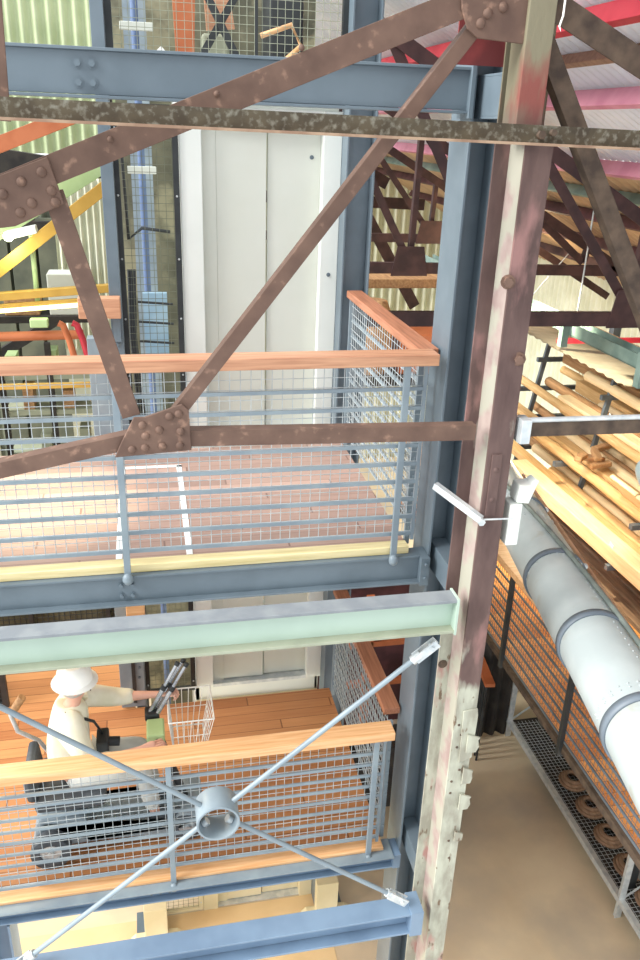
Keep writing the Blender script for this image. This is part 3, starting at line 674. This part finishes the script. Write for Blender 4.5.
for z, lb in ((-1.18, 'stub of orange timber handrail fixed to the left lift column on the upper floor'), (-3.55, 'stub of orange timber handrail fixed to the left lift column on the lower floor')):
    t = thing('handrail_end', (-.2, 5.75, z-.08), lb, 'handrail')
    if z > -2: B(-.45, -.17, 5.70, 5.80, z-.07, z+.07).build('timber', handwood, t, bevel=.006)
    else: B(-.275, -.13, 5.66, 5.775, z-.13, z+.17).build('timber', handwood_y, t, bevel=.006)
    B(-.23, -.18, 5.775, 5.805, z-.25, z+.03).build('bracket', blue, t)
# ------------------------------------------------------------------ left background
def beam(p, q, w, h, mt, lb, grp='coloured steelwork left of the lift', cat='beam', name='steel_member'):
    return tag(MB().bar(p, q, w, h).build(name, mt, bevel=.003), lb, cat, grp)
beam((-2.6, 8, -.80), (-.45, 8, .05), .1, .13, orange, 'orange sloping rafter at upper left')
beam((-2.6, 8.3, -1.75), (-.2, 8.3, -.28), .1, .2, lgreen, 'light green sloping beam behind the yellow brace')
beam((-2.2, 8, -1.97), (-.25, 8, -.52), .08, .11, yellow, 'yellow sloping brace at upper left')
beam((-2.6, 8, -1.63), (-.33, 8, -1.46), .10, .07, yellow, 'yellow horizontal beam carrying the tube light')
tag(T([(-2.6, 8, -1.93), (-.60, 8, -1.90)], .045, 14).build('handrail_pipe', orange), 'orange horizontal pipe below the yellow beam', 'pipe')
beam((-3, 6.6, -1.78), (-.45, 6.6, -1.78), .04, .03, yellow, 'upper thin yellow guard bar seen through the upper mesh', 'thin yellow bars')
beam((-3, 6.6, -1.98), (-.45, 6.6, -1.98), .04, .04, yellow, 'lower thin yellow guard bar seen through the upper mesh', 'thin yellow bars')
for x, yy, lb in ((-2.7, 8.15, 'dark post at the far left carrying the coloured beams'), (-.26, 8.2, 'dark post behind the left lift column carrying the coloured beams'), (.25, 10.6, 'dark post behind the lift carrying the dark beams'), (-4.1, 10.6, 'dark post beyond the left edge carrying the dark beams')):
    tag(B(x-.05, x+.05, yy-.1, yy+.3, GR, .5).build('support_post', dark), lb, 'post')
beam((-4, 10.5, -.2), (.2, 10.5, -.75), .15, .35, dark, 'wide dark beam under the pale green sheets', 'dark steelwork at left')
beam((-4, 10.8, -2.4), (.0, 10.8, -.2), .1, .22, dark, 'dark brace sloping up behind the boxes', 'dark steelwork at left')
beam((-4, 10.2, -4.0), (.0, 10.2, -1.6), .1, .12, dark, 'dark brace sloping behind the orange pipe', 'dark steelwork at left')
beam((-4, 10.4, -1.15), (.2, 10.4, -1.2), .1, .12, dark, 'dark level beam behind the yellow brace', 'dark steelwork at left')
tag(MB().corr((-.95, 9.8, -2.5), (0, 0, 1), (1, 0, 0), (0, 1, 0), 1.9, .62, .075, .028).box(-.95, -.33, 9.86, 9.9, GR, -2.4).build('ribbed_panel', cream_sheet), 'ribbed pale panel left of the lift column behind the yellow brace', 'panel')
for i, (x, lb) in enumerate(((-2.35, 'leftmost'), (-1.95, 'second from left'), (-1.55, 'third from left'), (-1.15, 'rightmost'))):
    tag(B(x-.015, x+.34, 13.38, 13.44, GR, -1.4).build('grey_panel', wallgreen, bevel=.005), lb+' of the tall grey panels on the far left wall', 'panel', 'grey panels on the far wall')
t = thing('tube_light', (-1.3, 7.93, -1.72), 'long glowing tube light under the yellow beam', 'lamp')
MB().bar((-2.5, 7.95, -1.70), (-.42, 7.95, -1.55), .06, .03).build('batten', yellow, t)
T([(-2.45, 7.92, -1.735), (-.5, 7.92, -1.595)], .02).build('tube', tubeglass, t)
t = thing('pole_lamp', (-1.0, 8.0, -2.0), 'pole with a bright white lamp at upper left', 'lamp')
T([(-1.0, 8.1, -1.62), (-.995, 8.1, -.98)], .024).build('pole', lgreen, t)
MB().bar((-1.2, 8.0, -.99), (-.93, 8.0, -.93), .12, .07).build('lamp_head', white2, t, bevel=.01)
MB().ball((-1.17, 7.92, -.99), .045, 12, 8).build('lens', lampglass, t)
B(-1.06, -.9, 7.85, 7.95, -1.80, -1.72).build('junction_box', lgreen, t, bevel=.01)
t = tag(B(-1.0, -.62, 9.0, 9.3, -1.93, -1.5).build('storage_box', white, bevel=.01), 'white box on a dark shelf behind the pole lamp', 'box')
t = tag(B(-1.45, -1.1, 9.0, 9.3, -1.93, -1.74).build('storage_box', timber_b, bevel=.01), 'tan box left of the white box behind the pole lamp', 'box')
tag(B(-1.6, -.5, 8.95, 9.4, -2.0, -1.93).build('wall_shelf', dark), 'dark shelf carrying boxes behind the pole lamp', 'shelf')
for xo, mt, lb in ((-.70, orange, 'orange lever arm standing by the upper rail'), (-.58, redp, 'red lever arm standing by the left column')):
    tag(T([(xo+.06, 7.6, -2.15), (xo, 7.6, -1.85), (xo-.04, 7.6, -1.72), (xo-.08, 7.6, -1.70)], .03).build('lever', mt), lb, 'lever', 'levers behind the upper rail')
for x, lb in ((-2.1, 'pale vertical sheet at the left edge behind the upper mesh'),):
    tag(B(x, x+.5, 8.6, 8.65, GR, -2.0).build('board', cream_sheet), lb, 'board')
t = thing('shelving', (-1.2, 9.0, -6), 'dim green shelving seen through the upper rail at left', 'shelf')
for z in (-2.6, -3.0, -3.5): B(-1.55, -.55, 8.9, 9.4, z, z+.05).build('shelf_board', olive, t)
for x in (-1.55, -1.05, -.55): B(x-.03, x+.03, 8.88, 8.94, GR, -2.2).build('upright', dark, t)
for i in range(7):
    x = -1.5+i*.14; z = (-2.55, -2.95, -3.45)[i % 3]
    B(x, x+.11, 8.95, 9.2, z, z+.2+.05*(i % 2)).build('packet', (lgreen, timber_b, olive)[i % 3], t)

# ------------------------------------------------------------------ middle background, right of the side rail
t = thing('round_drum', (2.55, 9, -2.62), 'pale cone-shaped drum behind the upper side rail', 'drum')
MB().tube([(2.55, 9.0, -2.62), (2.55, 9.0, -2.2), (2.58, 9.0, -1.95), (2.6, 9.0, -1.78)], [.2, .24, .2, .1], 24).build('body', timber_b, t)
tag(B(2.85, 3.6, 8.8, 9.3, -2.62, -2.15).build('orange_crate', orange, bevel=.02), 'orange crate beside the pale drum behind the side rail', 'crate')
t = thing('storage_platform', (3.1, 9.3, GR), 'dark platform carrying the drum and crate behind the side rail', 'platform')
B(2.0, 4.2, 8.7, 9.9, -2.72, -2.62).build('platform_top', dark, t)
for x in (2.1, 3.95): B(x-.05, x+.05, 9.7, 9.8, GR, -1.75).build('upright', maroon2, t)
B(2.1, 4.0, 9.5, 9.9, -1.75, -1.64).build('plank', timber_b, t, bevel=.01)
tag(B(2.0, 3.0, 7.0, 7.4, GR, GR+.9).build('storage_chest', dark, bevel=.02), 'dark chest on the ground right of the lift', 'chest')
t = thing('red_frame_rack', (2.6, 8.2, GR), 'red-orange framed rack seen between the lift and the front column', 'rack')
for z in (-5.4, -5.9, -6.5): MB().box(1.9, 3.3, 8.1, 8.18, z, z+.07).build('rail', orange, t)
for x in (1.95, 2.5, 3.2): B(x-.05, x+.05, 8.1, 8.2, GR, -5.2).build('upright', orange, t)
B(1.9, 3.3, 8.5, 8.55, GR, -5.0).build('back_panel', maroon, t)

# ------------------------------------------------------------------ walkway on the right
t = thing('walkway', (4, 6, LO-.2), 'raised orange boarded walkway on the right behind its mesh rail', 'walkway')
B(3.22, 4.75, 2.5, 9.6, LO-.04, LO).build('floorboards', walkfloor, t)
B(3.17, 3.22, 2.5, 9.6, LO-.06, LO+.005).build('edge_beam', rustdark, t, bevel=.004)
for y in (3.2, 5.2, 7.2, 9.2): B(3.22, 4.7, y-.04, y+.04, LO-.16, LO-.04).build('joist', black, t)
for y in (5.3, 9.4): B(4.58, 4.68, y-.05, y+.05, GR, LO-.16).build('support_post', black, t)
t = thing('guard_rail', (3.18, 6, LO), 'dark mesh guard rail with broad orange timber top along the walkway', 'railing')
B(3.08, 3.31, 2.6, 9.5, -3.64, -3.58).build('handrail', handwood_y, t, bevel=.006)
mesh_panel((3.19, 2.6, LO+.08), (0, 1, 0), (0, 0, 1), 6.9, .88, .045, .11, .0022, 4).build('mesh_panel', bandm, t)
for i in range(9):
    z = LO+.06+.105*i; MB().bar((3.18, 2.6, z), (3.18, 9.5, z), .012, .02).build('rail_bar', bandm, t)
for y in (3.5, 4.75, 5.95, 7.2, 8.4): B(3.14, 3.18, y-.022, y+.022, LO-.08, -3.64).build('post', black, t, bevel=.002)
t = thing('end_rail', (3.5, 7.7, GR), 'dark slatted barrier with orange timber top under the walkway', 'railing')
MB().bar((3.98, 8.3, -6.15), (3.86, 7.45, -6.15), .12, .05).build('handrail', orange, t)
for i in range(9):
    f = i/9; x, y = 3.98-.12*f, 8.28-.8*f; T([(x, y, GR), (x, y, -6.15)], .014, 6).build('slat', black, t)
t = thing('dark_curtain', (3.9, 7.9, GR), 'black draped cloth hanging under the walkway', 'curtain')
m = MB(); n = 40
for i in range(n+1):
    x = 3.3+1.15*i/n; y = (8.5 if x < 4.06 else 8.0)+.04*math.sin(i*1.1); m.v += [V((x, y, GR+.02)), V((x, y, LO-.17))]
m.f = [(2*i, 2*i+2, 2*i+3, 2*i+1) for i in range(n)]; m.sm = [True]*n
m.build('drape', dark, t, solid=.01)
# floor rack with coils
t = thing('floor_rack', (4.8, 6, GR), 'low galvanised rack with wire shelf on the floor under the walkway', 'rack')
XR = 4.47
for y in (5.15, 7.93):
    for x in (XR, XR+.75):
        MB().box(x-.035, x+.035, y-.004, y+.004, GR, GR+.86).box(x-.025, x-.019, y, y+.04, GR, GR+.86).build('leg', galv, t)
    MB().bar((XR, y+.01, GR+.25), (XR+.4, y+.01, GR+.55), .006, .03).build('brace', galv, t)
for x in (XR, XR+.75): B(x-.03, x+.03, 3.3, 7.98, GR+.20, GR+.27).build('side_rail', galv, t, bevel=.003)
mesh_panel((XR, 3.3, GR+.255), (0, 1, 0), (1, 0, 0), 4.6, .75, .05, .05, .003, 4).build('wire_shelf', galv, t)
B(XR+.05, XR+.72, 3.3, 7.95, GR+.235, GR+.245).build('dark_backing', dark, t)  # dark sheet added to make the area below the wire shelf dark
coil_lb = ['dark coil on the floor rack nearest the camera', 'dark coil second from the camera on the floor rack', 'dark coil third from the camera on the floor rack', 'dark coil fourth from the camera on the floor rack', 'dark coil furthest back on the floor rack']
for i in range(5):
    c = V((XR+.27, 5.05+i*.42, GR+.285))
    m = MB()
    for k in range(3): 
        pts = [c+V((.14*math.cos(a)*(1-.18*k), .16*math.sin(a)*(1-.18*k), .03*k+.006*a)) for a in [2*PI*j/20 for j in range(18)]]
        m.tube(pts, .024, 8)
    tag(m.build('hose_coil', timber_c), coil_lb[i], 'coil', 'coils on the floor rack')

# ------------------------------------------------------------------ white riveted tube
A = V((2.485, 4.0, -2.64)); D = V((.228, 1, -.083)).normalized()
CR = .192
t = thing('riveted_tube', (2.3, 3.6, -2.9), 'long white riveted steel tube with grey bands hanging beside the walkway', 'tube')
a0, a1 = A-D*3.2, A+D*2.4
pts = [a0.lerp(a1, i/24) for i in range(25)]
MB().tube(pts, CR, 48).build('shell', tubem, t)
S1 = D.cross(V((0, 0, 1))).normalized(); S2 = S1.cross(D).normalized()
for s in (-2.5, -2.02, -1.42, -.62, .22, 1.25):
    c = A+D*s
    MB().ring(c, D, CR+.012, CR-.004, .055, 48).build('band', bandm, t)
    MB().ball(c+S1*(CR+.01)*.9+S2*.09, .022, 8, 6).build('band_lug', galv, t)
m = MB()
for s in (-.62, -.59, -1.33, -1.30, .18, .21, .9, .93):
    for k in range(14):
        an = PI*k/13; m.ball(A+D*s+S1*(CR*math.cos(an))+S2*(CR*math.sin(an)), .007, 6, 4)
for k in range(70): m.ball(A+D*(-1.9+k*.06)+S1*(CR*math.cos(1.25))+S2*(CR*math.sin(1.25)), .005, 6, 4)
o = m.build('rivets', tubem, t); o['kind'] = 'stuff'
T([A+D*-3+S1*(CR+.05)+S2*.03, A+D*2.3+S1*(CR+.05)+S2*.03], .014).build('side_pipe', copper, t)
for s in (-2.2,):
    T([A+D*s+S2*CR, A+D*s+V((0, 0, 3.0+(.3 if s < 0 else -.15)))], .006, 6).build('suspension_rod', galv, t)
hp = []
for i in range(30):
    s = -2.2+i*.16; an = 2.3-2.2*(i/29)
    hp.append(A+D*(-s)+S1*((CR+.018)*math.cos(an))+S2*((CR+.018)*math.sin(an)))
tag(T(hp, .016, 8).build('hose', cordm), 'grey-green hose lying along the white riveted tube', 'hose')

# ------------------------------------------------------------------ timber rack on the right
t = thing('timber_rack', (6, 8, GR), 'tall steel rack holding logs and planks along the right wall', 'rack')
LV = [(-2.95, 5.55, 6.7), (-3.38, 5.3, 6.6), (-3.82, 5.05, 6.4), (-4.3, 4.85, 6.3), (-4.85, 4.7, 6.2), (-5.5, 4.6, 6.1)]
for y in (5.2, 7.0, 8.8, 10.6):
    B(6.6, 6.72, y-.06, y+.06, GR, -2.4).build('upright', bandm, t)
    MB().bar((4.95, y, GR), (5.65, y, -2.75), .05, .06).build('upright', bandm, t)
    for z, xa, xb in LV: MB().box(xa-.05, 6.6, y-.03, y+.03, z-.06, z).build('arm', bandm, t)
mesh_panel((6.55, 5.0, -5.2), (0, 1, 0), (0, 0, 1), 6.2, 2.6, .1, .1, .006, 4).build('back_mesh', timber_b, t)
def log(x, y0, y1, z, r, mt, lb, name='log', sq=False):
    if sq:
        o = MB().bar((x, y0, z+r), (x+random.uniform(-.06, .06), y1, z+r), r*2.3, r*1.9).build(name, mt, bevel=.015)
    else:
        n = 10; pts = [(x+random.uniform(-.012, .012), y0+(y1-y0)*i/n, z+r) for i in range(n+1)]
        o = T(pts, [r*random.uniform(.92, 1.0) for _ in range(n+1)], 14).build(name, mt)
    return tag(o, lb, 'timber', 'timber on the rack')
shelf_w = ['topmost', 'second', 'third', 'fourth', 'fifth', 'bottom']
pos_w = ['at the front edge', 'just behind the front one', 'third from the front', 'in the middle', 'third from the back', 'second from the back', 'at the back near the wall']
for i, (z, xa, xb) in enumerate(LV):
    x = xa+.02
    for k in range(7):
        r = (.072, .088, .062, .08, .07)[(i*2+k) % 5]*(1.15 if i == 3 and k == 0 else 1)
        x += r
        sq = (i*3+k) % 3 == 1 or i >= 4 or (i == 3 and k == 0)
        mt = (timber_a, timber_d, timber_b, timber_d, timber_a)[(i*3+k*2) % 5] if i < 4 else timber_c
        y0 = 4.6+((i*7+k*5) % 9)*.21; y1 = 9.4+((i*5+k*3) % 7)*.3
        if i == 3 and k == 0: y0, y1 = 5.6, 9.6
        if k > 4 and i < 3: y0 = 7.0+.3*(k % 2)
        lb = ('round log' if not sq else 'square sawn timber')+' on the '+shelf_w[i]+' rack level, '+pos_w[k]
        log(x, y0, y1, z, r, mt, lb, 'log' if not sq else 'squared_timber', sq)
        x += r*1.0+.03
for k, (x, y0, y1, lb) in enumerate(((4.96, 5.75, 6.3, 'nearest'), (4.98, 6.33, 6.9, 'middle'), (5.0, 6.93, 7.45, 'furthest'))):
    tag(MB().bar((x+.1, y0, -3.60), (x+.1, y1, -3.60), .46, .05, (1, 0, .9)).build('board', timber_a, bevel=.008), lb+' of three wide boards leaning on the timber rack', 'board', 'wide boards on the rack')
for k in range(6):
    x = 5.08+.1*(k % 3); y = 8.1+.16*(k//2); z = -3.60+.08*(k % 2)
    tag(MB().bar((x, y, z), (x+.26*math.cos(k*1.3), y+.26*math.sin(k*1.3), z+.03), .09, .06).build('offcut', timber_b, bevel=.012), 'short wood offcut in the small heap on the timber rack', 'wood', 'heap of wood offcuts')
for lb, (x, y, z) in (('upper small white paper tag on a log', (5.30, 8.25, -3.02)), ('lower small white paper tag on a log', (5.18, 8.9, -3.40)), ('white paper tag between the lower timbers', (4.86, 7.1, -4.10))):
    tag(MB().bar((x, y, z), (x-.01, y-.09, z-.01), .006, .07).build('paper_tag', tapem), lb, 'tag', 'paper tags on the timber')
t = thing('wrapped_bundle', (5.1, 6.9, -3.4), 'pale blue wrapped bundle at the right edge on the timber rack', 'bundle')
MB().tube([(5.0, 6.0, -3.2), (5.02, 6.2, -3.16), (5.08, 6.85, -3.16), (5.1, 7.05, -3.2)], [.15, .22, .22, .14], 20).build('wrapping', wrap, t)
t = thing('canopy_sheet', (5.6, 8.8, -2.6), 'pale grey sheet canopy over the top of the timber rack', 'canopy')
MB().corr((5.0, 7.6, -2.45), (1, 0, -.12), (0, 1, 0), (0, 0, 1), 1.2, 3.6, .2, .01).build('sheet', canopym, t, solid=.01)
for y in (7.8, 10.8): T([(5.3, y, -2.47), (5.3, y, -2.2), (5.9, y, -1.45)], .008, 6).build('hanger_rod', galv, t)
for y, lb in ((6.5, 'nearer'), (9.0, 'further')):
    tag(MB().bar((4.9, y, -2.3), (7.4, y, -2.32), .05, .06).build('red_pipe', redp if y > 8 else tealp), lb+' horizontal cross rail over the timber rack', 'pipe')
# hanging cable tray
t = thing('cable_tray', (4.2, 8, -1.85), 'grey-green cable tray hung on thin rods under the right roof', 'tray')
MB().box(4.12, 4.13, 5.2, 12, -1.82, -1.70).box(4.27, 4.28, 5.2, 12, -1.82, -1.70).box(4.12, 4.28, 5.2, 12, -1.825, -1.815).build('channel', tealp, t)
for y in (6.2, 7.4, 9.3, 11): T([(4.2, y, -1.7), (4.2, y, rz(4.2)-.02)], .008, 6).build('hanger_rod', galv, t)
for y in (6.0, 7.4): B(4.05, 4.12, y-.04, y+.04, -1.95, -1.65).build('bracket', tealp, t)
t = thing('cable_tray', (5.0, 8, -2.1), 'second dark green tray lower down near the right wall', 'tray')
MB().box(4.9, 5.05, 5.5, 8.0, -2.12, -2.02).build('channel', tealp, t, bevel=.004)
T([(4.97, 6.3, -2.02), (4.97, 6.3, rz(4.97)-.02)], .008, 6).build('hanger_rod', galv, t)

# ------------------------------------------------------------------ light
def lamp(kind, name, loc, energy, color, target=None, **k):
    l = bpy.data.lights.new(name, kind); l.energy = energy; l.color = color
    for a, b in k.items(): setattr(l, a, b)
    o = bpy.data.objects.new(name, l); COL.objects.link(o); o.location = (loc[0], loc[1], loc[2]+H)
    if target: o.rotation_euler = (V(target)-V(loc)).to_track_quat('-Z', 'Y').to_euler()
    return o
w = bpy.data.worlds.new('World'); S.world = w; w.use_nodes = True
w.node_tree.nodes['Background'].inputs[0].default_value = (.93, .97, 1, 1); w.node_tree.nodes['Background'].inputs[1].default_value = 1.15
lamp('SUN', 'daylight', (-7, 3, 2), 4.6, (1, .98, .94), (0, 4, -3), angle=math.radians(35))
lamp('SPOT', 'timber_spot', (3.7, 7.7, -1.0), 620, (1, .88, .64), (5.5, 8.2, -3.7), spot_size=1.5, spot_blend=.6, shadow_soft_size=.1)
lamp('SPOT', 'deck_patch_fill', (-.9, 4.6, 1.5), 900, (1, .92, .62), (-.72, 4.9, UP), spot_size=.42, spot_blend=.9, shadow_soft_size=.05)  # unseen spot added to make the yellow patch on the upper deck
lamp('POINT', 'ground_lamp', (-.6, 4.7, LO-.45), 38, (1, .86, .60), shadow_soft_size=.15)
lamp('POINT', 'lower_lamp', (-1.3, 5.4, UP-.4), 34, (1, .85, .6), shadow_soft_size=.15)
lamp('POINT', 'walk_fill', (4.0, 7.4, -3.0), 30, (1, .8, .5), shadow_soft_size=.15)  # unseen point light added to brighten the walkway floor
lamp('POINT', 'pole_lamp_light', (-1.17, 7.8, -1.1), 7, (.95, 1, .7), shadow_soft_size=.1)
lamp('POINT', 'roof_warm', (5.2, 11.5, -1.6), 60, (1, .75, .45), shadow_soft_size=.2)

# ------------------------------------------------------------------ camera
yaw, pit, rol = (math.radians(a) for a in (12.4937, 23.4326, 2.1126))
fw = V((math.sin(yaw)*math.cos(pit), math.cos(yaw)*math.cos(pit), -math.sin(pit)))
rt = V((math.cos(yaw), -math.sin(yaw), 0)); up = rt.cross(fw)
r2 = rt*math.cos(rol)+up*math.sin(rol); u2 = up*math.cos(rol)-rt*math.sin(rol)
cd = bpy.data.cameras.new('Camera'); cam = bpy.data.objects.new('Camera', cd); COL.objects.link(cam)
cam.matrix_world = Matrix(((r2.x, u2.x, -fw.x, 0), (r2.y, u2.y, -fw.y, 0), (r2.z, u2.z, -fw.z, H), (0, 0, 0, 1)))
cd.sensor_fit = 'VERTICAL'; cd.sensor_height = 36; cd.lens = 814.3/960*36; cd.clip_start = .05
S.camera = cam
S.view_settings.view_transform = 'Standard'; S.view_settings.look = 'None'; S.view_settings.gamma = 1
S.view_settings.exposure = .45; S.view_settings.use_curve_mapping = False
